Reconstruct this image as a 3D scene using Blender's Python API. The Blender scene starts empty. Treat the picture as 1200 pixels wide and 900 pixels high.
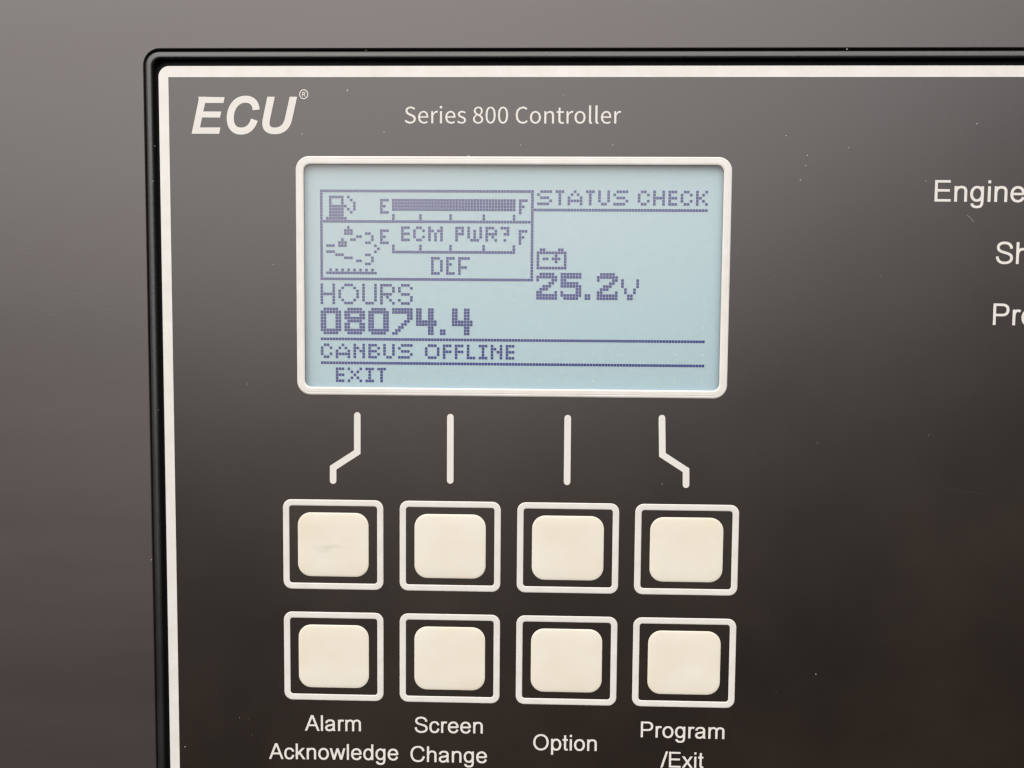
import bpy, bmesh, math, random
from mathutils import Vector, Matrix
random.seed(7)
sc = bpy.context.scene
col = sc.collection
PI = math.pi

# ---------------------------------------------------------------- camera
# panel coordinates: U right, V down, W out of the panel towards the viewer, all in mm
CAM_RX, CAM_RY, CAM_RZ = 0.0560, 0.0244, 0.0081
CU, CV, CW, FPX = 0.9179, -4.2322, 130.9368, 900.2

def P(u, v, w=0.0):
    return Vector((u / 1000.0, -w / 1000.0, -v / 1000.0))

Rx = Matrix.Rotation(CAM_RX, 3, 'X'); Ry = Matrix.Rotation(CAM_RY, 3, 'Y'); Rz = Matrix.Rotation(CAM_RZ, 3, 'Z')
RC = Rz @ Rx @ Ry                      # panel (u, v, depth) -> camera (right, down, forward)
RCI = RC.transposed()
def axis(v):                            # camera-frame vector -> world vector
    q = RCI @ Vector(v)
    return Vector((q.x, q.z, -q.y))
cd = bpy.data.cameras.new('camera'); cam = bpy.data.objects.new('camera', cd); col.objects.link(cam)
right, up, back = axis((1, 0, 0)), axis((0, -1, 0)), axis((0, 0, -1))
M = Matrix.Identity(4)
for i in range(3):
    M[i][0], M[i][1], M[i][2] = right[i], up[i], back[i]
M.translation = P(CU, CV, CW)
cam.matrix_world = M
cd.sensor_width = 36; cd.lens = FPX / 1200 * 36
cd.clip_start = 0.005; cd.clip_end = 100
cd.dof.use_dof = True; cd.dof.focus_distance = CW / 1000; cd.dof.aperture_fstop = 13.0
sc.camera = cam
sc.render.resolution_x = 1024; sc.render.resolution_y = 768

def px(x, y, w=0.0):                    # where a sight line meets the plane W = w, used to read off sizes and positions
    q = RCI @ Vector(((x - 600) / FPX, (y - 450) / FPX, 1.0))
    t = (CW - w) / q.z
    return CU + q.x * t, CV + q.y * t

# ---------------------------------------------------------------- daylight
SUN_EL, SUN_AZ = math.radians(50), math.radians(14)       # azimuth to the left of straight in front of the panel
wd = bpy.data.worlds.new('World'); sc.world = wd; wd.use_nodes = True
nt = wd.node_tree; bg = nt.nodes['Background']
sky = nt.nodes.new('ShaderNodeTexSky'); sky.sky_type = 'NISHITA'; sky.sun_disc = False
sky.sun_elevation = SUN_EL; sky.sun_rotation = PI + SUN_AZ
sky.air_density = 1.0; sky.dust_density = 4.0; sky.ozone_density = 1.0
nt.links.new(sky.outputs['Color'], bg.inputs['Color']); bg.inputs['Strength'].default_value = 0.06
sd = bpy.data.lights.new('sun', 'SUN'); sun = bpy.data.objects.new('sun', sd); col.objects.link(sun)
sd.energy = 5.0; sd.angle = math.radians(103); sd.color = (1.0, 0.945, 0.905)
tosun = Vector((-math.sin(SUN_AZ) * math.cos(SUN_EL), -math.cos(SUN_AZ) * math.cos(SUN_EL), math.sin(SUN_EL)))
sun.rotation_euler = tosun.to_track_quat('Z', 'Y').to_euler()
vs = sc.view_settings; vs.view_transform = 'Standard'; vs.look = 'None'; vs.exposure = 0.0; vs.gamma = 1.0
vs.use_curve_mapping = False
sc.cycles.filter_width = 1.35
sc.cycles.max_bounces = 6

# ---------------------------------------------------------------- materials
def mat(name, base, rough=0.42, spec=0.5, var=0.0, vscale=60, bump=0.0, bscale=3000, rvar=0.0, tint=None, stretch=None, rand=False):
    m = bpy.data.materials.new(name); m.use_nodes = True
    n = m.node_tree; L = n.links; b = n.nodes['Principled BSDF']
    b.inputs['Base Color'].default_value = (*base, 1); b.inputs['Roughness'].default_value = rough
    b.inputs['Specular IOR Level'].default_value = spec
    tc = n.nodes.new('ShaderNodeTexCoord')
    vec = tc.outputs['Object']
    if stretch:
        mp = n.nodes.new('ShaderNodeMapping'); mp.inputs['Scale'].default_value = stretch
        L.new(vec, mp.inputs['Vector']); vec = mp.outputs['Vector']
    if rand:                            # every copy gets its own stretch of the pattern
        oi = n.nodes.new('ShaderNodeObjectInfo'); ad = n.nodes.new('ShaderNodeVectorMath'); ad.operation = 'ADD'
        L.new(vec, ad.inputs[0]); L.new(oi.outputs['Random'], ad.inputs[1]); vec = ad.outputs['Vector']
    if var or rvar:
        no = n.nodes.new('ShaderNodeTexNoise'); no.inputs['Scale'].default_value = vscale
        no.inputs['Detail'].default_value = 5; no.inputs['Roughness'].default_value = 0.6
        L.new(vec, no.inputs['Vector'])
        if var:
            t = tint or (1, 1, 1)
            r = n.nodes.new('ShaderNodeValToRGB')
            r.color_ramp.elements[0].position = 0.3; r.color_ramp.elements[1].position = 0.7
            r.color_ramp.elements[0].color = (*[c * (1 - var * q) for c, q in zip(base, t)], 1)
            r.color_ramp.elements[1].color = (*[min(1, c * (1 + var * q)) for c, q in zip(base, t)], 1)
            L.new(no.outputs['Fac'], r.inputs['Fac']); L.new(r.outputs['Color'], b.inputs['Base Color'])
        if rvar:
            mr = n.nodes.new('ShaderNodeMapRange')
            mr.inputs['From Min'].default_value = 0.3; mr.inputs['From Max'].default_value = 0.7
            mr.inputs['To Min'].default_value = rough - rvar; mr.inputs['To Max'].default_value = rough + rvar
            L.new(no.outputs['Fac'], mr.inputs['Value']); L.new(mr.outputs['Result'], b.inputs['Roughness'])
    if bump:
        nb = n.nodes.new('ShaderNodeTexNoise'); nb.inputs['Scale'].default_value = bscale
        nb.inputs['Detail'].default_value = 3
        L.new(tc.outputs['Object'], nb.inputs['Vector'])
        bn = n.nodes.new('ShaderNodeBump'); bn.inputs['Strength'].default_value = bump
        bn.inputs['Distance'].default_value = 0.0001
        L.new(nb.outputs['Fac'], bn.inputs['Height']); L.new(bn.outputs['Normal'], b.inputs['Normal'])
    return m

FR = 0.365
m_film = mat('black_film', (0.0135, 0.0090, 0.0062), FR, 0.9, bump=0.10, bscale=3600, var=0.35, vscale=25, rvar=0.015)
m_print = mat('white_print', (0.655, 0.645, 0.61), FR, 0.6, var=0.06, vscale=260, tint=(0.8, 1, 1.3), bump=0.06)
m_ink = mat('lettering_ink', (0.66, 0.645, 0.61), FR, 0.3, var=0.03, vscale=150)
m_panel = mat('panel_plastic', (0.036, 0.027, 0.0255), 0.44, 1.0, var=0.22, vscale=16, rvar=0.035, bump=0.10, bscale=2200, stretch=(0.35, 1, 2.6))
m_rim = mat('rim_rubber', (0.011, 0.012, 0.0115), 0.42, 0.9, bump=0.3, bscale=1500, var=0.3, vscale=40, rvar=0.06)
m_gap = mat('gap_black', (0.004, 0.004, 0.006), 0.6, 0.2)
m_lcd = mat('lcd_reflector', (0.385, 0.52, 0.565), 0.55, 0.3, var=0.05, vscale=900, tint=(1, 0.6, 0.5), bump=0.2, bscale=1400)
m_pix = mat('lcd_segment', (0.012, 0.018, 0.19), 0.5, 0.15, var=0.25, vscale=45, tint=(1, 1, 0.6))
m_dot = mat('spacer_dot', (0.50, 0.62, 0.655), 0.5, 0.3)
m_dust = mat('dust', (0.42, 0.41, 0.40), 0.8, 0.2)
m_scr = mat('hairline_scratch', (0.22, 0.21, 0.21), 0.6, 0.3)
m_well = mat('well_wall', (0.26, 0.34, 0.46), 0.6, 0.3)

# key pad: cream print, one with a faint scuff
def pad_material(name, scuff):
    m = mat(name, (0.695, 0.658, 0.56), FR, 0.5, var=0.06, vscale=130, tint=(0.45, 0.65, 1.4), bump=0.06, rand=True)
    if scuff:
        n = m.node_tree; L = n.links; b = n.nodes['Principled BSDF']
        src = b.inputs['Base Color'].links[0].from_socket
        tc = n.nodes.new('ShaderNodeTexCoord')
        no = n.nodes.new('ShaderNodeTexNoise'); no.inputs['Scale'].default_value = 420; no.inputs['Detail'].default_value = 6
        mp = n.nodes.new('ShaderNodeMapping'); mp.inputs['Scale'].default_value = (0.35, 1, 1.6)
        L.new(tc.outputs['Object'], mp.inputs['Vector']); L.new(mp.outputs['Vector'], no.inputs['Vector'])
        gr = n.nodes.new('ShaderNodeMapping'); gr.inputs['Location'].default_value = (-0.0005, 0, 0.0002)
        gr.inputs['Scale'].default_value = (250, 250, 330)
        L.new(tc.outputs['Object'], gr.inputs['Vector'])
        sp = n.nodes.new('ShaderNodeTexGradient'); sp.gradient_type = 'SPHERICAL'
        L.new(gr.outputs['Vector'], sp.inputs['Vector'])
        r = n.nodes.new('ShaderNodeMapRange'); r.inputs['From Min'].default_value = 0.5; r.inputs['From Max'].default_value = 0.72
        L.new(no.outputs['Fac'], r.inputs['Value'])
        mu = n.nodes.new('ShaderNodeMath'); mu.operation = 'MULTIPLY'
        L.new(r.outputs['Result'], mu.inputs[0]); L.new(sp.outputs['Fac'], mu.inputs[1])
        m2 = n.nodes.new('ShaderNodeMath'); m2.operation = 'MULTIPLY'; m2.inputs[1].default_value = scuff
        L.new(mu.outputs[0], m2.inputs[0])
        mx = n.nodes.new('ShaderNodeMix'); mx.data_type = 'RGBA'
        L.new(m2.outputs[0], mx.inputs['Factor']); L.new(src, mx.inputs['A'])
        mx.inputs['B'].default_value = (0.30, 0.31, 0.26, 1)
        L.new(mx.outputs['Result'], b.inputs['Base Color'])
    return m
m_pad = pad_material('key_print', 0)
m_pad_scuffed = pad_material('key_print_scuffed', 0.5)

# clear window: a satin film that lets light straight through and mirrors a little of it, with a painted pale wash
WASH_SHIFT = (0.3, 0.33, 0.73)
m_glass = bpy.data.materials.new('clear_window'); m_glass.use_nodes = True
n = m_glass.node_tree; n.nodes.clear()
out = n.nodes.new('ShaderNodeOutputMaterial'); mix = n.nodes.new('ShaderNodeMixShader')
tr = n.nodes.new('ShaderNodeBsdfTransparent'); tr.inputs['Color'].default_value = (0.97, 0.985, 0.985, 1)
gl = n.nodes.new('ShaderNodeBsdfGlossy'); gl.inputs['Roughness'].default_value = 0.29
fr = n.nodes.new('ShaderNodeFresnel'); 
ge = n.nodes.new('ShaderNodeNewGeometry'); ir = n.nodes.new('ShaderNodeMapRange')
ir.inputs['To Min'].default_value = 1.65; ir.inputs['To Max'].default_value = 1 / 1.65
n.links.new(ge.outputs['Backfacing'], ir.inputs['Value']); n.links.new(ir.outputs['Result'], fr.inputs['IOR'])
n.links.new(fr.outputs[0], mix.inputs[0]); n.links.new(tr.outputs[0], mix.inputs[1]); n.links.new(gl.outputs[0], mix.inputs[2])
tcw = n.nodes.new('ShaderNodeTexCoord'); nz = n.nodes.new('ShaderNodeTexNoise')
mpw = n.nodes.new('ShaderNodeMapping'); mpw.inputs['Location'].default_value = WASH_SHIFT
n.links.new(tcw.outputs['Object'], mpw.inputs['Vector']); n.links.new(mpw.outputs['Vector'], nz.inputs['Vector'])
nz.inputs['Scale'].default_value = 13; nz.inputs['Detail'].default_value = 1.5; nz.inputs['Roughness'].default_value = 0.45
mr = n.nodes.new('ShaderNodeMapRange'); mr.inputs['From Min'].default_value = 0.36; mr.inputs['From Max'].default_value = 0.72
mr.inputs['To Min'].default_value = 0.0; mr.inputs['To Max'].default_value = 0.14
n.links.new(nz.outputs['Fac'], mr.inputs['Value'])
df = n.nodes.new('ShaderNodeBsdfDiffuse'); df.inputs['Color'].default_value = (0.80, 0.79, 0.75, 1)  # pale patchy haze, painted to imitate the reflected wash, more at left
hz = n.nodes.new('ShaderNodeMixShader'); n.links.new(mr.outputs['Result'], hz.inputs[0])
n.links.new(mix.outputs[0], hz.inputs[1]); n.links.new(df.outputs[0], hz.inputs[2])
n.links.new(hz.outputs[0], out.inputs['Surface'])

# ---------------------------------------------------------------- mesh helpers
def link(name, verts, faces, material, parent=None, smooth=False, origin=None, **props):
    me = bpy.data.meshes.new(name)
    o0 = Vector(origin) if origin is not None else Vector((0, 0, 0))
    me.from_pydata([Vector(v) - o0 for v in verts], [], faces)
    bm = bmesh.new(); bm.from_mesh(me); bmesh.ops.recalc_face_normals(bm, faces=bm.faces)
    bm.to_mesh(me); bm.free()
    me.materials.append(material)
    if smooth:
        for p in me.polygons: p.use_smooth = True
    o = bpy.data.objects.new(name, me); col.objects.link(o)
    if parent: o.parent = parent
    o.location = o0
    for k, v in props.items(): o[k] = v
    return o

def orient_up(o):                       # make open sheets face the viewer (-Y)
    me = o.data; bm = bmesh.new(); bm.from_mesh(me)
    bad = [f for f in bm.faces if f.normal.y > 0]
    if bad: bmesh.ops.reverse_faces(bm, faces=bad)
    bm.to_mesh(me); bm.free()

def rrect(u0, v0, u1, v1, r, n=8):      # rounded rectangle outline
    r = max(r, 0.001); pts = []
    for cx, cy, a0 in ((u1 - r, v0 + r, -90), (u1 - r, v1 - r, 0), (u0 + r, v1 - r, 90), (u0 + r, v0 + r, 180)):
        for i in range(n + 1):
            a = math.radians(a0 + 90 * i / n); pts.append((cx + r * math.cos(a), cy + r * math.sin(a)))
    return pts

def loft(loops, cap_first=False, cap_last=False):  # loops: list of (points, w)
    V, F = [], []
    n_ = len(loops[0][0])
    for pts, w in loops:
        V += [P(u, v, w) for u, v in pts]
    for k in range(len(loops) - 1):
        for i in range(n_):
            j = (i + 1) % n_
            F.append((k * n_ + i, k * n_ + j, (k + 1) * n_ + j, (k + 1) * n_ + i))
    if cap_first: F.append(tuple(range(n_)))
    if cap_last: F.append(tuple(range((len(loops) - 1) * n_, len(loops) * n_)))
    return V, F

def ring(name, rects, material, parent, n=8, smooth=False, origin=None, **kw):
    V, F = loft([(rrect(*r[:5], n), r[5]) for r in rects])
    return link(name, V, F, material, parent, smooth=smooth, origin=origin, **kw)

# ---------------------------------------------------------------- the mounting panel and the controller
SU, SV = -62.45, -50.1                  # outer corner of the white border stripe
EU, EV = 118.0, 96.0                    # far corner (outside the picture)

def border(off_l, off_t, r, w):
    return (SU - off_l, SV - off_t, EU + off_l, EV + off_t, r, w)

# satin plastic mounting panel with an opening for the controller
ol, ot = 2.62, 2.95
outer = (-330, -300, 390, 330, 12)
V, F = loft([(rrect(*outer, 8), -3.0), (rrect(*outer, 8), 0.0),
             (rrect(SU - ol, SV - ot, EU + ol, EV + ot, 2.9, 8), 0.0),
             (rrect(SU - ol + .08, SV - ot + .08, EU + ol - .08, EV + ot - .08, 2.8, 8), -0.10),
             (rrect(SU - ol + .08, SV - ot + .08, EU + ol - .08, EV + ot - .08, 2.8, 8), -3.0)])
panel = link('mounting_panel', V, F, m_panel)
panel['label'] = 'dark grey-brown satin plastic mounting panel surrounding the black rim of the controller'
panel['category'] = 'panel'

ctrl = bpy.data.objects.new('engine_controller', None); col.objects.link(ctrl)
ctrl['label'] = 'black engine controller with white-bordered face, lit grey LCD screen and eight cream keys'
ctrl['category'] = 'controller'

# moulded rim: outer groove, rounded lip, inner wall
prof = [(2.52, 2.85, -0.9), (2.46, 2.72, -0.75), (2.30, 2.42, -0.30), (2.12, 2.28, 0.12), (1.90, 2.15, 0.36), (1.58, 1.65, 0.46),
        (1.24, 1.42, 0.50), (1.05, 1.22, 0.44), (0.92, 1.14, 0.28), (0.90, 1.10, -0.2), (0.90, 1.10, -1.1)]
V, F = loft([(rrect(SU - a, SV - b, EU + a, EV + b, 0.9 + a * 0.72, 10), w) for a, b, w in prof])
link('rim', V, F, m_rim, ctrl, smooth=True)
# floor of the groove behind the face
V, F = loft([(rrect(*border(2.52, 2.85, 2.6, 0)[:5], 8), -1.0), (rrect(*border(-3, -3, 1, 0)[:5], 8), -1.0)])
link('groove_floor', V, F, m_gap, ctrl)

# face film: sheet with the display opening, 0.35 mm thick
WU, WV, WW, WH = -39.2, -35.15, 73.4, 40.4          # outside of the display bezel
BW = 1.33
wi = (WU + BW, WV + BW * .93, WU + WW - BW, WV + WH - BW * .95)
N = 10
face_out = rrect(SU, SV, EU, EV, 1.85, N); win = rrect(*wi, 1.15, N)
V, F = loft([(face_out, -0.9), (face_out, -0.03), (rrect(SU + .05, SV + .05, EU - .05, EV - .05, 1.8, N), 0.0),
             (win, 0.0), (win, -0.35)])
film = link('face_film', V, F, m_film, ctrl)
# white border stripe printed round the edge, square inside corners
so = rrect(SU + .03, SV + .03, EU - .03, EV - .03, 1.8, N)
si = rrect(SU + 1.70, SV + 1.86, EU - 1.70, EV - 1.86, 0.08, N)
V, F = loft([(so, 0.02), (si, 0.02)])
o = link('border_stripe', V, F, m_print, ctrl); orient_up(o)

# display: bezel, well, reflector, pixels, window pane
disp = bpy.data.objects.new('display', None); col.objects.link(disp); disp.parent = ctrl
c0 = (WU, WV, WU + WW, WV + WH)
def wrect(i, r, w): return (c0[0] + i, c0[1] + i, c0[2] - i, c0[3] - i * .98, r, w)
V, F = loft([(rrect(*wrect(0, 2.3, 0)[:5], N), 0.02), (rrect(*wrect(.16, 2.15, 0)[:5], N), 0.10),
             (rrect(*wrect(.34, 2.0, 0)[:5], N), 0.11), (rrect(*wrect(.42, 1.9, 0)[:5], N), 0.085),
             (rrect(*wrect(.52, 1.8, 0)[:5], N), 0.12), (rrect(*wrect(1.10, 1.35, 0)[:5], N), 0.12),
             (rrect(*wrect(1.30, 1.2, 0)[:5], N), 0.06), (rrect(*wrect(1.36, 1.15, 0)[:5], N), -0.02)])
link('bezel', V, F, m_print, disp, label='raised cream white bezel round the screen')
DEP = 1.1
V, F = loft([(rrect(*wi, 1.2, N), -0.36), (rrect(wi[0] - .2, wi[1] - .2, wi[2] + .2, wi[3] + .2, 1.2, N), -DEP - .1)])
link('well_wall', V, F, m_well, disp)
me = rrect(wi[0] - .6, wi[1] - .6, wi[2] + .6, wi[3] + .6, 1.2, N)
V = [P(u, v, -DEP) for u, v in me] + [P(u, v, -DEP - 0.8) for u, v in me]
nn = len(me)
F = [tuple(range(nn)), tuple(range(nn, 2 * nn))] + [(i, (i + 1) % nn, nn + (i + 1) % nn, nn + i) for i in range(nn)]
link('screen', V, F, m_lcd, disp, label='pale blue-grey LCD screen')
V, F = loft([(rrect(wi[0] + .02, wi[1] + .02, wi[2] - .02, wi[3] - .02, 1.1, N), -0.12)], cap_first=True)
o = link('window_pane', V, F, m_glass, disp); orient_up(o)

# LCD pixel grid, 128 x 64
SC = (CW + DEP) / CW
LU, LV, LPU, LPV = -34.87, -29.37, 0.5112, 0.5107
LU, LV = CU + (LU - CU) * SC, CV + (LV - CV) * SC; LPU *= SC; LPV *= SC
cells = {}
def put(group, c, r): cells.setdefault(group, set()).add((c, r))
def art(group, c0_, r0_, rows):
    for j, row in enumerate(rows):
        for i, ch in enumerate(row):
            if ch == '#': put(group, c0_ + i, r0_ + j)
def hline(g, a, b, r):
    for c in range(a, b + 1): put(g, c, r)
def vline(g, c, a, b):
    for r in range(a, b + 1): put(g, c, r)
g = 'gauge_box_pixels'
hline(g, 0, 70, 0); hline(g, 0, 70, 10); hline(g, 0, 70, 29); vline(g, 0, 0, 29); vline(g, 70, 0, 29)
art('fuel_pump_pixels', 2, 2, [
 " #####.#..",
 " #...#..#.",
 " #...#...#",
 " #####.#.#".replace('.#.#', '#..#'),
 " #####.#.#",
 " #####..#.",
 " #####....",
 "#######..."])
g = 'fuel_gauge_pixels'
art(g, 20, 3, ["###", "#..", "##.", "#..", "###"])
for r in range(3, 7): hline(g, 24, 64, r)
art(g, 66, 3, ["###", "#..", "##.", "#..", "#.."])
for c in (24, 33, 43, 54, 64): vline(g, c, 8, 9); vline('def_gauge_pixels', c, 18, 19)
g = 'def_gauge_pixels'
hline(g, 24, 64, 20)
art(g, 20, 13, ["###", "#..", "##.", "#..", "###"])
art(g, 66, 13, ["###", "#..", "##.", "#..", "#.."])
F5 = {'E': ["###", "#..", "###", "#..", "###"], 'C': [".##.", "#..#", "#...", "#..#", ".##."],
      'M': ["#...#", "##.##", "#.#.#", "#.#.#", "#...#"], 'P': ["###", "#.#", "###", "#..", "#.."],
      'W': ["#...#", "#.#.#", "#.#.#", "#.#.#", ".###."], 'R': ["###.", "#..#", "####", "#.#.", "#..#"],
      '?': ["###", "..#", ".##", "...", ".#."]}
art('message_pixels', 27, 12, ["###", "#..", "###", "#..", "###"])
art('message_pixels', 31, 12, [".##.", "#..#", "#...", "#..#", ".##."])
art('message_pixels', 36, 12, ["#...#", "##.##", "#.#.#", "#.#.#", "#.#.#"][:5])
art('message_pixels', 45, 12, ["###", "#.#", "###", "#..", "#.."])
art('message_pixels', 49, 12, ["#...#", "#.#.#", "#.#.#", "#.#.#", ".###."])
art('message_pixels', 55, 12, ["###.", "#..#", "####", "#.#.", "#..#"])
art('message_pixels', 60, 12, ["###", "..#", ".##", "...", ".#."])
art('def_text_pixels', 37, 22, ["###.", "#..#", "#..#", "#..#", "#..#", "###."])
art('def_text_pixels', 42, 22, ["###", "#..", "##.", "#..", "#..", "###"])
art('def_text_pixels', 46, 22, ["####", "#...", "#...", "###.", "#...", "#..."])
art('exhaust_symbol_pixels', 2, 12, [
 ".......#..........",
 "......###.........",
 "......###....##...",
 "..........##...#..",
 ".....#..##.....#..",
 "....###......##...",
 "###.###.........#.",
 ".................#",
 "###.............#.",
 "...###.......##...",
 "......###......#..",
 "..........##...#..",
 ".............##...",
 "..................",
 ".#.#.#.#.#.#.#.#..",
 "#################."])
g = 'status_text_pixels'
x = 72
art(g, 72, 0, [".####", "#....", ".###.", "....#", "####."])
art(g, 78, 0, ["###", ".#.", ".#.", ".#.", ".#."])
art(g, 82, 0, ["..#..", ".#.#.", "#...#", "#####", "#...#"])
art(g, 88, 0, ["###", ".#.", ".#.", ".#.", ".#."])
art(g, 92, 0, ["#..#", "#..#", "#..#", "#..#", ".##."])
art(g, 97, 0, [".####", "#....", ".###.", "....#", "####."])
art(g, 105, 0, [".##.", "#..#", "#...", "#..#", ".##."])
art(g, 110, 0, ["#..#", "#..#", "####", "#..#", "#..#"])
art(g, 115, 0, ["###", "#..", "###", "#..", "###"])
art(g, 119, 0, [".##.", "#..#", "#...", "#..#", ".##."])
art(g, 124, 0, ["#..#", "#.#.", "##..", "#.#.", "#..#"])
hline('status_underline_pixels', 71, 127, 6)
art('battery_symbol_pixels', 72, 19, [
 ".##....##.", "##########", "#.....#..#", "#.##.###.#", "#.....#..#", "#........#", "##########"])
D = {'2': [".#####.", "#######", "#....##", "....##.", "..###..", ".###...", "##....#", "#######", "#######"],
     '5': ["#######", "#######", "##.....", "######.", "#######", ".....##", "#....##", "#######", ".#####."],
     '4': ["##..##.", "##..##.", "##..##.", "##..##.", "#######", "#######", "....##.", "....##.", "....##."],
     '0': [".#####.", "#######", "##...##", "##...##", "##...##", "##...##", "##...##", "#######", ".#####."],
     '8': [".#####.", "#######", "##...##", "##...##", ".#####.", "##...##", "##...##", "#######", ".#####."],
     '7': ["#######", "#######", ".....##", ".....##", "....##.", "...##..", "..##...", ".##....", "##....."]}
D['8'] = [".#####.", "#######", "##...##", "#######", ".#####.", "##...##", "##...##", "#######", ".#####."]
D['7'] = ["#######", "#######", ".....##", ".....##", "....##.", "...##..", "..##...", ".##....", "##....."]
g = 'voltage_pixels'
art(g, 72, 27, D['2']); art(g, 80, 27, D['5']); art(g, 88, 34, ["##", "##"]); art(g, 92, 27, D['2'])
art(g, 100, 29, ["#....#", "#....#", "#....#", ".#..#.", ".#..#.", "..##..", "..##.."])
g = 'hours_label_pixels'
art(g, 0, 31, ["#...#", "#...#", "#...#", "#####", "#...#", "#...#", "#...#"])
art(g, 6, 31, ["..###..", ".#...#.", "#.....#", "#.....#", "#.....#", ".#...#.", "..###.."])
art(g, 14, 31, ["#...#", "#...#", "#...#", "#...#", "#...#", "#...#", ".###."])
art(g, 20, 31, ["####.", "#...#", "#...#", "####.", "#.#..", "#..#.", "#...#"])
art(g, 26, 31, [".###.", "#...#", "#....", ".###.", "....#", "#...#", ".###."])
g = 'hours_value_pixels'
for i, ch in enumerate('08074'): art(g, i * 8, 39, D[ch])
art(g, 40, 46, ["##", "##"]); art(g, 44, 39, D['4'])
hline('upper_rule_pixels', 0, 127, 49); hline('lower_rule_pixels', 0, 127, 57)
g = 'canbus_text_pixels'
art(g, 0, 51, [".##.", "#..#", "#...", "#..#", ".##."])
art(g, 5, 51, ["..#..", ".#.#.", "#...#", "#####", "#...#"])
art(g, 11, 51, ["#..#", "##.#", "#.##", "#..#", "#..#"])
art(g, 16, 51, ["###.", "#..#", "###.", "#..#", "###."])
art(g, 21, 51, ["#..#", "#..#", "#..#", "#..#", ".##."])
art(g, 26, 51, [".####", "#....", ".###.", "....#", "####."])
g = 'offline_text_pixels'
art(g, 35, 51, [".###.", "#...#", "#...#", "#...#", ".###."])
art(g, 41, 51, ["###", "#..", "###", "#..", "#.."])
art(g, 45, 51, ["###", "#..", "###", "#..", "#.."])
art(g, 49, 51, ["#..", "#..", "#..", "#..", "###"])
art(g, 53, 51, ["###", ".#.", ".#.", ".#.", "###"])
art(g, 57, 51, ["#..#", "##.#", "#.##", "#..#", "#..#"])
art(g, 62, 51, ["###", "#..", "###", "#..", "###"])
g = 'exit_text_pixels'
art(g, 5, 59, ["###", "#..", "###", "#..", "###"])
art(g, 9, 59, ["#...#", ".#.#.", "..#..", ".#.#.", "#...#"])
art(g, 15, 59, ["###", ".#.", ".#.", ".#.", "###"])
art(g, 19, 59, ["###", ".#.", ".#.", ".#.", ".#."])
hw = 0.435
for name, cs in cells.items():
    V, F = [], []
    for c, r in sorted(cs):
        u, v = LU + c * LPU, LV + r * LPV; b = len(V); a = hw * LPU
        for w in (-DEP + .04, -DEP - .01):
            V += [P(u - a, v - a, w), P(u + a, v - a, w), P(u + a, v + a, w), P(u - a, v + a, w)]
        F += [(b, b + 1, b + 2, b + 3)] + [(b + i, b + (i + 1) % 4, b + 4 + (i + 1) % 4, b + 4 + i) for i in range(4)]
    link(name, V, F, m_pix, disp, kind='stuff')
# faint regular spacer dots inside the screen
V, F = [], []
for i in range(15):
    for j in range(8):
        u, v = LU + (i * 9.02 + 0.6) * LPU, LV + (j * 8.95 - 0.3) * LPV
        b = len(V)
        if not (wi[0] < u < wi[2] and wi[1] < v < wi[3]): continue
        rr = random.uniform(.10, .19)
        V += [P(u + rr * math.cos(k * PI / 3), v + rr * math.sin(k * PI / 3), -DEP + .015) for k in range(6)]
        F.append(tuple(range(b, b + 6)))
o = link('spacer_dots', V, F, m_dot, disp, kind='stuff'); orient_up(o)

# ---------------------------------------------------------------- the eight keys
KU0, KPU, KV0, KPV, KW, KH = -41.88, 20.35, 23.48, 19.84, 17.5, 15.77
def frame_loops():
    a, b = KW / 2, KH / 2
    def q(i, r, w): return (rrect(-a + i, -b + i, a - i, b - i, r, 6), w)
    return [q(0, 1.45, 0.0), q(.08, 1.37, .035), q(.20, 1.27, .05), q(.88, .70, .05), q(1.0, .58, .035), q(1.08, .5, 0.0)]
V, F = loft(frame_loops()); kf = link('frame', V, F, m_print)
a, b = 6.17, 5.62
def q2(i, r, w): return (rrect(-a + i, -b + i, a - i, b - i, r, 8), w)
loops = [q2(0, 2.25, 0.0), q2(.08, 2.2, .035), q2(.22, 2.1, .06), q2(.6, 1.75, .085), q2(2.0, .9, .12)]
V, F = loft(loops, cap_last=True); kp = link('pad', V, F, m_pad, smooth=True)
for r in range(2):
    for c in range(4):
        k = bpy.data.objects.new('key', None); col.objects.link(k); k.parent = ctrl
        k.location = P(KU0 + c * KPU + KW / 2, KV0 + r * KPV + KH / 2, 0.012)
        first = (r, c) == (0, 0)
        f = kf if first else kf.copy(); p = kp if first else kp.copy()
        for o in (f, p):
            if not first: col.objects.link(o)
            o.parent = k
        if c == 3: k.scale = (1.012, 1, 1)
kp.data = kp.data.copy(); kp.data.materials[0] = m_pad_scuffed; kp['label'] = 'cream key pad with a faint dark scuff'

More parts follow.
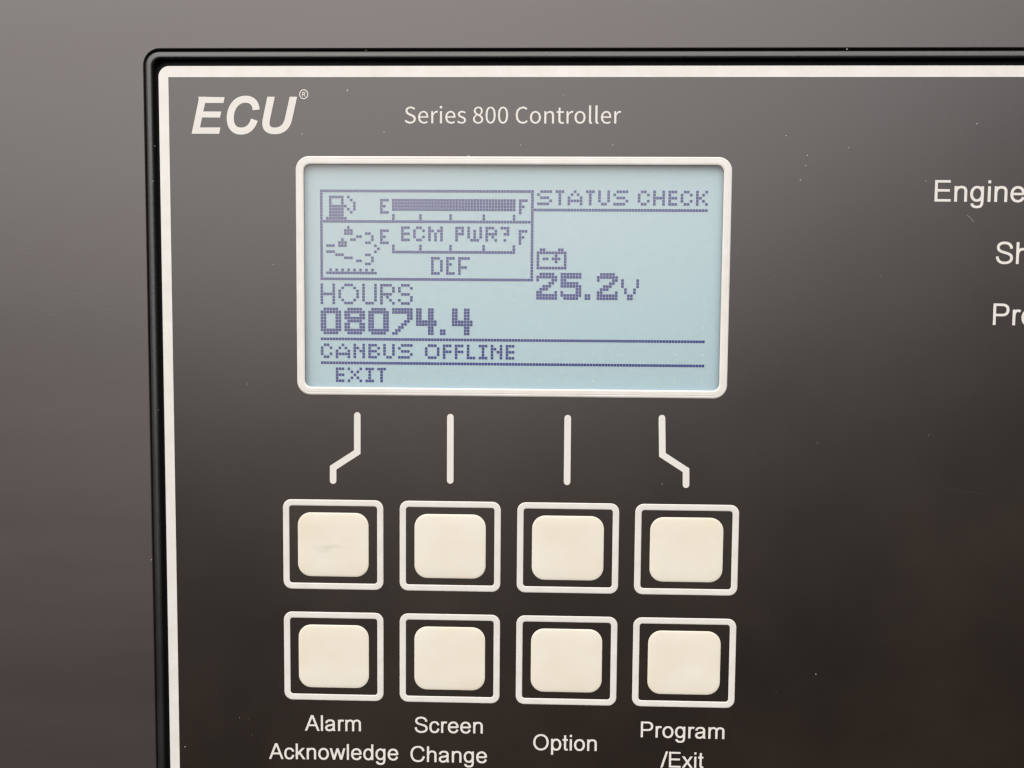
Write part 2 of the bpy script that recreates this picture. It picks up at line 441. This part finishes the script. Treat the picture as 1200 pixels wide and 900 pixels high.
# ---------------------------------------------------------------- printed strokes and lettering
LAY = [0]
def bez(p0, p1, p2, p3, n=10):
    return [tuple((1 - t) ** 3 * a + 3 * (1 - t) ** 2 * t * b + 3 * (1 - t) * t * t * c + t ** 3 * d
                  for a, b, c, d in zip(p0, p1, p2, p3)) for t in [i / n for i in range(n + 1)]]
def path(s):                            # 'M x y L x y C x y x y x y' -> points
    tk = s.replace(',', ' ').split(); pts = []; i = 0
    while i < len(tk):
        k = tk[i]; i += 1
        if k in 'ML': pts.append((float(tk[i]), float(tk[i + 1]))); i += 2
        elif k == 'C':
            q = [float(x) for x in tk[i:i + 6]]; i += 6
            pts += bez(pts[-1], (q[0], q[1]), (q[2], q[3]), (q[4], q[5]))[1:]
    return pts
def clip(poly, axis_, lim, keep_less):
    o_ = []
    for i in range(len(poly)):
        a_, b_ = poly[i], poly[(i + 1) % len(poly)]
        ia = (a_[axis_] <= lim) == keep_less; ib = (b_[axis_] <= lim) == keep_less
        if ia: o_.append(a_)
        if ia != ib:
            t = (lim - a_[axis_]) / (b_[axis_] - a_[axis_])
            o_.append((a_[0] + t * (b_[0] - a_[0]), a_[1] + t * (b_[1] - a_[1])))
    return o_
def stroke(pts, wv, wh, closed=False, ext=0, round_ends=False, ylim=None):
    # quads of one stroke; width wv where it runs upright, wh where it runs level
    if ext:
        a_, b_ = pts[0], pts[1]; d = math.dist(a_, b_); pts = [(a_[0] - (b_[0] - a_[0]) / d * ext, a_[1] - (b_[1] - a_[1]) / d * ext)] + pts[1:]
        a_, b_ = pts[-1], pts[-2]; d = math.dist(a_, b_); pts = pts[:-1] + [(a_[0] - (b_[0] - a_[0]) / d * ext, a_[1] - (b_[1] - a_[1]) / d * ext)]
    if closed and pts[0] == pts[-1]: pts = pts[:-1]
    n_ = len(pts); L_, R_ = [], []
    for i in range(n_):
        def dirn(a_, b_):
            d = math.dist(a_, b_) or 1; return ((b_[0] - a_[0]) / d, (b_[1] - a_[1]) / d)
        if closed: d0 = dirn(pts[i - 1], pts[i]); d1 = dirn(pts[i], pts[(i + 1) % n_])
        else:
            d0 = dirn(pts[i - 1], pts[i]) if i else None; d1 = dirn(pts[i], pts[i + 1]) if i < n_ - 1 else None
            d0 = d0 or d1; d1 = d1 or d0
        tx, ty = d0[0] + d1[0], d0[1] + d1[1]; h = math.hypot(tx, ty) or 1; tx /= h; ty /= h
        w = wh + (wv - wh) * abs(ty)
        mit = 1 / max(.5, tx * d0[0] + ty * d0[1])
        L_.append((pts[i][0] - ty * w / 2 * mit, pts[i][1] + tx * w / 2 * mit))
        R_.append((pts[i][0] + ty * w / 2 * mit, pts[i][1] - tx * w / 2 * mit))
    polys = []
    for i in range(n_ if closed else n_ - 1):
        j = (i + 1) % n_
        polys.append([L_[i], L_[j], R_[j], R_[i]])
    if round_ends:
        for e, ref in ((0, 1), (-1, -2)):
            c_ = pts[e]; ang = math.atan2(c_[1] - pts[ref][1], c_[0] - pts[ref][0])
            polys.append([(c_[0] + wv / 2 * math.cos(ang + t), c_[1] + wv / 2 * math.sin(ang + t)) for t in [PI * (k / 10 - .5) for k in range(11)]])
    if ylim:
        q_ = []
        for p_ in polys:
            p_ = clip(clip(p_, 1, ylim[0], False), 1, ylim[1], True)
            if len(p_) > 2: q_.append(p_)
        polys = q_
    return polys

def ink(name, strokes, parent, w0=0.022, material=None, **kw):   # strokes: list of lists of (u, v) polygons
    V, F = [], []
    for k, polys in enumerate(strokes):
        w = w0 + 0.004 * (k % 5)
        for p_ in polys:
            b_ = len(V); V += [P(u, v, w) for u, v in p_]; F.append(tuple(range(b_, b_ + len(p_))))
    me = bpy.data.meshes.new(name); me.from_pydata(V, [], F)
    bm = bmesh.new(); bm.from_mesh(me)
    bmesh.ops.remove_doubles(bm, verts=bm.verts, dist=1e-7)
    bmesh.ops.recalc_face_normals(bm, faces=bm.faces)
    bad = [f for f in bm.faces if f.normal.y > 0]
    if bad: bmesh.ops.reverse_faces(bm, faces=bad)
    bm.to_mesh(me); bm.free(); me.materials.append(material or m_ink)
    o_ = bpy.data.objects.new(name, me); col.objects.link(o_); o_.parent = parent
    for k, v in kw.items(): o_[k] = v
    return o_

# leader lines between screen and keys (picture positions read onto the face plane)
def face_pts(lst): return [px(x, y) for x, y in lst]
for pts in ([(418.7, 486.8), (418.7, 529.8), (390.4, 548), (390.4, 563.3)], [(527.8, 488.8), (527.6, 563)],
            [(665.3, 490), (664.5, 564.6)], [(775.7, 490), (776.2, 533), (803.9, 551), (803.9, 568)]):
    ink('leader_line', [stroke(face_pts(pts), 1.13, 1.13, round_ends=True)], ctrl, material=m_ink)

# a plain grotesque alphabet drawn as strokes, em = 1000
S_, B_ = 96, 82
G = {
 'A': (667, [('M 40 -25 L 340 745', (0, 716)), ('M 327 745 L 627 -25', (0, 716)), ('M 150 254 L 515 254', None)]),
 'l': (222, [('M 111 0 L 111 716', None)]),
 'i': (222, [('M 111 0 L 111 519', None), ('M 111 618 L 111 716', None)]),
 'a': (556, [('M 84 358 C 100 450 165 489 275 489 C 395 489 428 435 428 350 L 428 140 C 428 80 438 38 460 -4', (0, 531)),
             ('M 428 312 C 380 280 300 268 230 258 C 125 243 84 205 84 145 C 84 78 130 29 212 29 C 330 29 428 100 428 215', None)]),
 'r': (333, [('M 113 0 L 113 519', None), ('M 113 270 C 115 410 155 485 240 485 C 275 485 300 478 325 464', None)]),
 'm': (833, [('M 111 0 L 111 519', None), ('M 111 280 C 111 420 175 489 275 489 C 370 489 417 440 417 345 L 417 0', None),
             ('M 417 280 C 417 420 480 489 580 489 C 675 489 722 440 722 345 L 722 0', None)]),
 'n': (556, [('M 111 0 L 111 519', None), ('M 111 280 C 111 420 185 489 290 489 C 395 489 444 440 444 330 L 444 0', None)]),
 'h': (556, [('M 111 0 L 111 716', None), ('M 111 280 C 111 420 185 489 290 489 C 395 489 444 440 444 330 L 444 0', None)]),
 'c': (500, [('M 440 348 C 422 440 360 489 268 489 C 150 489 84 405 84 260 C 84 112 150 28 265 28 C 365 28 428 85 444 192', None)]),
 'o': (556, [('O 278 259 196 231', None)]),
 'e': (556, [('M 105 268 L 470 268', None),
             ('M 470 250 C 475 400 398 489 280 489 C 160 489 82 400 82 258 C 82 110 165 28 288 28 C 380 28 440 78 466 166', None)]),
 'd': (556, [('M 444 0 L 444 716', None), ('O 262 259 180 231', None)]),
 'p': (556, [('M 112 519 L 112 -199', None), ('O 294 259 180 231', None)]),
 'g': (556, [('M 440 519 L 440 20 C 440 -130 385 -172 270 -172 C 170 -172 112 -135 102 -55', None), ('O 262 266 180 223', None)]),
 'k': (500, [('M 111 0 L 111 716', None), ('M 60 160 L 440 545', (0, 519)), ('M 210 335 L 468 -30', (0, 519))]),
 'w': (722, [('M 45 545 L 207 -25', (0, 519)), ('M 190 -25 L 368 545', (0, 519)), ('M 354 545 L 532 -25', (0, 519)), ('M 515 -25 L 677 545', (0, 519))]),
 'x': (500, [('M 40 545 L 460 -25', (0, 519)), ('M 40 -25 L 460 545', (0, 519))]),
 't': (278, [('M 133 690 L 133 120 C 133 55 155 40 200 40 C 220 40 240 42 258 45', None), ('M 18 482 L 255 482', None)]),
 'S': (667, [('M 566 500 C 552 625 460 686 328 686 C 198 686 112 628 112 535 C 112 445 180 408 330 370 C 490 332 578 295 578 195 C 578 92 488 29 345 29 C 190 29 98 100 90 238', None)]),
 'C': (722, [('M 632 492 C 602 620 520 687 392 687 C 210 687 96 560 96 362 C 96 150 212 29 388 29 C 525 29 618 105 648 256', None)]),
 'O': (778, [('O 389 358 298 330', None)]),
 'P': (667, [('M 125 0 L 125 716', None), ('M 125 675 L 375 675 C 520 675 572 600 572 505 C 572 405 510 333 375 333 L 125 333', None)]),
 'E': (667, [('M 125 0 L 125 716', None), ('M 125 674 L 596 674', None), ('M 125 374 L 576 374', None), ('M 125 42 L 614 42', None)]),
 'R': (722, [('M 125 0 L 125 716', None), ('M 125 675 L 400 675 C 560 675 600 600 600 520 C 600 420 530 360 400 360 L 125 360', None), ('M 380 360 L 620 -20', (0, 716))]),
 '/': (278, [('M 0 -60 L 278 790', (-12, 728))]),
}
def glyph_strokes(ch):
    adv, lst = G[ch]; res = []
    for s_, yl in lst:
        if s_[0] == 'O':
            cx, cy, rx, ry = [float(x) for x in s_.split()[1:]]
            k = 0.5523 * 1.04
            pts = (bez((cx + rx, cy), (cx + rx, cy + ry * k), (cx + rx * k, cy + ry), (cx, cy + ry))[:-1] +
                   bez((cx, cy + ry), (cx - rx * k, cy + ry), (cx - rx, cy + ry * k), (cx - rx, cy))[:-1] +
                   bez((cx - rx, cy), (cx - rx, cy - ry * k), (cx - rx * k, cy - ry), (cx, cy - ry))[:-1] +
                   bez((cx, cy - ry), (cx + rx * k, cy - ry), (cx + rx, cy - ry * k), (cx + rx, cy))[:-1])
            res.append(stroke(pts, S_, B_, closed=True))
        else: res.append(stroke(path(s_), S_, B_, ylim=yl))
    return adv, res
def extent(word):
    lo, hi, x_ = 1e9, -1e9, 0
    for ch in word:
        adv, st = glyph_strokes(ch)
        for ps in st:
            for p_ in ps:
                for q in p_: lo = min(lo, q[0] + x_); hi = max(hi, q[0] + x_)
        x_ += adv
    return lo, hi
def caption(name, word, xl, yl, xr, yr, cap_px, **kw):
    """word set so that its ink runs from picture point (xl, yl) to (xr, yr) on the base line"""
    (u0, v0), (u1, v1) = px(xl, yl), px(xr, yr)
    cap = math.dist(px(xl, yl), px(xl, yl - cap_px)) / 716.0
    lo, hi = extent(word); L = math.dist((u0, v0), (u1, v1))
    sx = L / (hi - lo); dx, dy = (u1 - u0) / L, (v1 - v0) / L
    allst, x_ = [], 0
    for ch in word:
        adv, st = glyph_strokes(ch)
        for ps in st:
            allst.append([[(u0 + ((a_ + x_ - lo) * sx) * dx, v0 + ((a_ + x_ - lo) * sx) * dy - b_ * cap) for a_, b_ in p_] for p_ in ps])
        x_ += adv
    return ink(name, allst, ctrl, **kw)
caption('key_caption', 'Alarm', 357.3, 856.2, 423.0, 856.9, 18.3)
caption('key_caption', 'Acknowledge', 315.3, 889.2, 466.8, 890.9, 18.3)
caption('key_caption', 'Screen', 486.0, 858.3, 565.7, 859.5, 18.3)
caption('key_caption', 'Change', 481.0, 892.5, 570.7, 894.2, 18.3)
caption('key_caption', 'Option', 624.8, 878.8, 699.2, 880.0, 18.4)
caption('key_caption', 'Program', 750.8, 863.8, 848.7, 866.0, 18.4)
caption('key_caption', '/Exit', 773.8, 899.0, 824.2, 900.2, 18.4)
caption('indicator_caption', 'Engine', 1094.9, 236.2, 1200.6, 236.9, 25.2)
caption('indicator_caption', 'Sh', 1166.6, 309.0, 1205.0, 309.6, 25.6)
caption('indicator_caption', 'Pre', 1163.2, 380.8, 1213.4, 381.6, 25.2)

# title line: outlines of each letter in thousandths of an em
SERIES = """106,-5 153,5 183,31 194,68 187,100 168,122 141,137 104,153 84,162 68,175 62,196 68,215 84,228 110,233 132,230 151,222 168,209 185,230 164,246 139,257 110,261 68,252 39,228 29,193 37,162 57,141 81,127 118,111 140,101 155,87 161,65 154,44 136,29 107,24 81,28 57,39 36,56 17,33 42,13 72,0
318,-5 342,-2 362,5 380,15 369,36 354,28 339,23 321,21 290,29 268,52 258,88 387,88 387,93 388,99 388,106 379,153 353,184 312,195 271,183 239,148 227,95 239,41 272,7
258,110 268,142 287,163 313,169 338,163 354,143 360,110
435,0 467,0 467,122 482,148 498,162 515,166 522,166 527,165 533,163 539,191 533,193 527,195 519,195 499,190 480,176 465,155 464,155 461,190 435,190
571,0 603,0 603,190 571,190
587,229 598,232 605,239 608,251 605,262 598,269 587,271 576,269 568,262 566,251 568,239 576,232
744,-5 768,-2 789,5 806,15 795,36 781,28 765,23 748,21 716,29 694,52 685,88 813,88 813,93 814,99 814,106 805,153 779,184 738,195 697,183 665,148 653,95 665,41 698,7
684,110 694,142 714,163 739,169 764,163 780,143 786,110
911,-5 949,3 972,24 980,52 971,80 949,98 922,110 902,118 887,128 881,143 885,156 896,166 916,170 932,168 946,162 959,153 975,173 958,184 938,192 916,195 880,188 858,168 850,141 859,115 880,98 906,86 926,78 943,66 949,50 945,35 933,24 912,20 891,23 872,31 855,43 840,22 860,8 884,-1
1169,-5 1211,4 1239,28 1249,62 1243,92 1227,114 1206,129 1206,131 1222,146 1235,168 1240,193 1232,228 1208,252 1170,261 1134,252 1109,230 1099,195 1104,171 1117,151 1134,136 1134,135 1112,118 1094,95 1087,64 1098,28 1127,4
1187,139 1158,152 1137,170 1129,195 1134,217 1148,232 1169,237 1193,231 1208,214 1213,191 1210,173 1201,155
1169,19 1142,25 1123,42 1116,67 1120,90 1133,109 1151,125 1185,110 1209,91 1219,63 1213,40 1195,25
1363,-5 1405,10 1433,55 1443,129 1433,203 1405,247 1363,261 1320,247 1293,203 1283,129 1293,55 1320,10
1363,21 1337,33 1320,68 1314,129 1320,190 1337,225 1363,236 1388,225 1406,190 1412,129 1406,68 1388,33
1557,-5 1599,10 1627,55 1637,129 1627,203 1599,247 1557,261 1515,247 1487,203 1477,129 1487,55 1515,10
1557,21 1531,33 1514,68 1508,129 1514,190 1531,225 1557,236 1583,225 1600,190 1606,129 1600,68 1583,33
1864,-5 1895,0 1921,12 1943,32 1925,53 1908,37 1889,27 1866,24 1823,37 1796,73 1786,129 1796,185 1825,220 1867,233 1887,230 1905,221 1919,209 1937,230 1919,245 1895,257 1867,261 1808,245 1768,200 1753,128 1768,57 1807,11
2062,-5 2105,7 2137,41 2150,95 2137,149 2105,183 2062,195 2018,183 1987,149 1974,95 1987,41 2018,7
2062,22 2033,31 2014,57 2007,95 2014,133 2033,159 2062,168 2091,159 2110,133 2117,95 2110,57 2091,31
2200,0 2232,0 2232,138 2250,154 2266,164 2284,167 2305,162 2317,145 2320,116 2320,0 2352,0 2352,120 2346,161 2327,186 2294,195 2270,191 2249,179 2230,162 2230,162 2227,190 2200,190
2473,-5 2485,-4 2497,-1 2509,2 2502,27 2496,24 2488,22 2481,21 2463,26 2454,38 2451,58 2451,164 2503,164 2503,190 2451,190 2451,244 2425,244 2421,190 2391,188 2391,164 2419,164 2419,59 2424,25 2442,3
2546,0 2578,0 2578,122 2593,148 2609,162 2626,166 2633,166 2638,165 2644,163 2650,191 2644,193 2638,195 2630,195 2610,190 2591,176 2576,155 2575,155 2572,190 2546,190
2756,-5 2799,7 2831,41 2843,95 2831,149 2799,183 2756,195 2712,183 2680,149 2668,95 2680,41 2712,7
2756,22 2727,31 2708,57 2701,95 2708,133 2727,159 2756,168 2785,159 2804,133 2811,95 2804,57 2785,31
2928,-5 2935,-4 2941,-3 2946,-2 2942,23 2939,22 2937,22 2935,22 2930,23 2927,28 2926,36 2926,279 2894,279 2894,38 2897,15 2908,0
3027,-5 3035,-4 3041,-3 3046,-2 3041,23 3038,22 3036,22 3034,22 3030,23 3027,28 3026,36 3026,279 2993,279 2993,38 2997,15 3008,0
3170,-5 3194,-2 3214,5 3232,15 3221,36 3206,28 3191,23 3173,21 3141,29 3120,52 3110,88 3238,88 3239,93 3240,99 3240,106 3231,153 3205,184 3164,195 3123,183 3091,148 3079,95 3091,41 3124,7
3110,110 3120,142 3139,163 3165,169 3190,163 3206,143 3212,110
3287,0 3319,0 3319,122 3333,148 3350,162 3367,166 3374,166 3379,165 3385,163 3391,191 3385,193 3378,195 3371,195 3350,190 3332,176 3317,155 3316,155 3313,190 3287,190"""
def outline_text(name, data, xl, yl, xr, yr, cap_px, cap_units, parent):
    loops_ = [[tuple(map(float, p_.split(','))) for p_ in ln.split()] for ln in data.strip().split('\n')]
    xs = [p_[0] for l_ in loops_ for p_ in l_]; lo, hi = min(xs), max(xs)
    (u0, v0), (u1, v1) = px(xl, yl), px(xr, yr)
    cap = math.dist(px(xl, yl), px(xl, yl - cap_px)) / cap_units; sx = (u1 - u0) / (hi - lo)
    cu = bpy.data.curves.new(name, 'CURVE'); cu.dimensions = '2D'; cu.fill_mode = 'BOTH'; cu.extrude = 0.000008
    for l_ in loops_:
        sp = cu.splines.new('POLY'); sp.points.add(len(l_) - 1); sp.use_cyclic_u = True
        for i, (a_, b_) in enumerate(l_):
            sp.points[i].co = ((u0 + (a_ - lo) * sx) / 1000, (-(v0 + (v1 - v0) * (a_ - lo) / (hi - lo)) + b_ * cap) / 1000, 0, 1)
    tmp = bpy.data.objects.new('tmp', cu); col.objects.link(tmp)
    me_ = bpy.data.meshes.new_from_object(tmp.evaluated_get(bpy.context.evaluated_depsgraph_get()))
    bpy.data.objects.remove(tmp)
    me_.transform(Matrix.Rotation(PI / 2, 4, 'X')); me_.materials.clear(); me_.materials.append(m_ink); me_.name = name
    o_ = bpy.data.objects.new(name, me_); col.objects.link(o_); o_.parent = parent; o_.location = (0, -0.00003, 0)
    return o_
outline_text('title_text', SERIES, 474.2, 144.6, 727.6, 144.9, 20.2, 267, ctrl)

# logo: bold slanted letters and the registered mark
def zp(pts): return [px(215 + x_ / 7.5, 95 + y_ / 7.5) for x_, y_ in pts]
def zs(s_, w_, ylim=None, closed=False, wh=None):
    polys = stroke(path(s_), w_, wh or w_, ylim=ylim, closed=closed)
    return [zp(p_) for p_ in polys]
E_ = [[zp([(72, 463), (140, 138), (202, 138), (134, 463)])],
      [zp([(130, 138), (362, 142), (352, 193), (150, 193)])],
      [zp([(120, 268), (333, 268), (322, 321), (110, 320)])],
      [zp([(90, 408), (326, 408), (314, 464), (78, 463)])]]
ink('logo_text', E_ + [zs('M 640 254 C 636 190 600 160 545 160 C 465 160 412 235 412 325 C 412 400 448 440 505 440 C 560 440 602 412 624 340', 62),
    zs('M 776 110 L 728 340 C 716 408 742 438 802 438 C 862 438 904 408 922 340 L 975 100', 64, ylim=(138, 600), wh=58)], ctrl,
    label='bold slanted white letters ECU')
ring_pts = [(1057 + 36 * math.cos(t * PI / 14), 116 + 39 * math.sin(t * PI / 14)) for t in range(28)]
ink('registered_mark', [[zp(p_) for p_ in stroke(ring_pts, 8, 8, closed=True)],
    zs('M 1046 98 L 1046 136', 6), zs('M 1046 100 L 1060 100 C 1070 100 1070 118 1060 118 L 1046 118', 6), zs('M 1058 118 L 1070 136', 6)], ctrl)

# dust specks and a few hairline scratches on the face
V, F = [], []
def speck(x_, y_, r_, w=0.03):
    u, v = px(x_, y_); b_ = len(V); k = random.randint(5, 7); e = random.uniform(.6, 1.0); t0 = random.random() * 3
    V.extend(P(u + r_ * random.uniform(.7, 1) * math.cos(t0 + i * 2 * PI / k), v + e * r_ * random.uniform(.7, 1) * math.sin(t0 + i * 2 * PI / k), w) for i in range(k))
    F.append(tuple(range(b_, b_ + k)))
for x_, y_, r_ in [(549, 183, .26), (407, 106, .2), (921, 159, .12), (946, 182, .12), (944, 194, .13), (938, 211, .16), (1145, 145, .12), (994, 173, .1),
                   (354, 157, .14), (718, 170, .12), (450, 155, .12), (1085, 212, .1), (1088, 510, .12), (958, 519, .1), (956, 790, .13), (217, 875, .13),
                   (776, 567, .12), (660, 112, .08), (610, 170, .09), (320, 310, .1), (290, 450, .1)]:
    speck(x_, y_, r_)
for _ in range(30):
    x_, y_ = random.uniform(212, 1195), random.uniform(95, 895)
    if 335 < x_ < 870 and 175 < y_ < 830: continue
    speck(x_, y_, random.uniform(.03, .07))
for x_, y_, r_, w_ in [(991, 59, .16, .52), (181, 213, .12, .5), (183, 172, .1, .5), (179, 655, .14, .5), (640, 63, .1, .52), (430, 60.5, .1, .52), (187, 480, .1, .5)]:
    speck(x_, y_, r_, w_)
o = link('dust_specks', V, F, m_dust, ctrl, kind='stuff'); orient_up(o)
sc_st = []
for pts in ([(1133, 252), (1137, 255), (1141, 260)], [(1092, 563), (1110, 572), (1135, 577), (1155, 578)], [(1088, 545), (1090, 553)]):
    sc_st.append(stroke(face_pts(pts), .10, .10))
ringp = [(896 + 6 * math.cos(t * PI / 8), 527 + 6 * math.sin(t * PI / 8)) for t in range(12)]
ink('hairline_scratches', sc_st[:1] , ctrl, material=m_scr, kind='stuff')
ink('hairline_scratches', sc_st[1:] + [stroke(face_pts(ringp), .10, .10)], ctrl, material=mat('faint_scratch', (.022, .021, .021), .6, .4), kind='stuff')
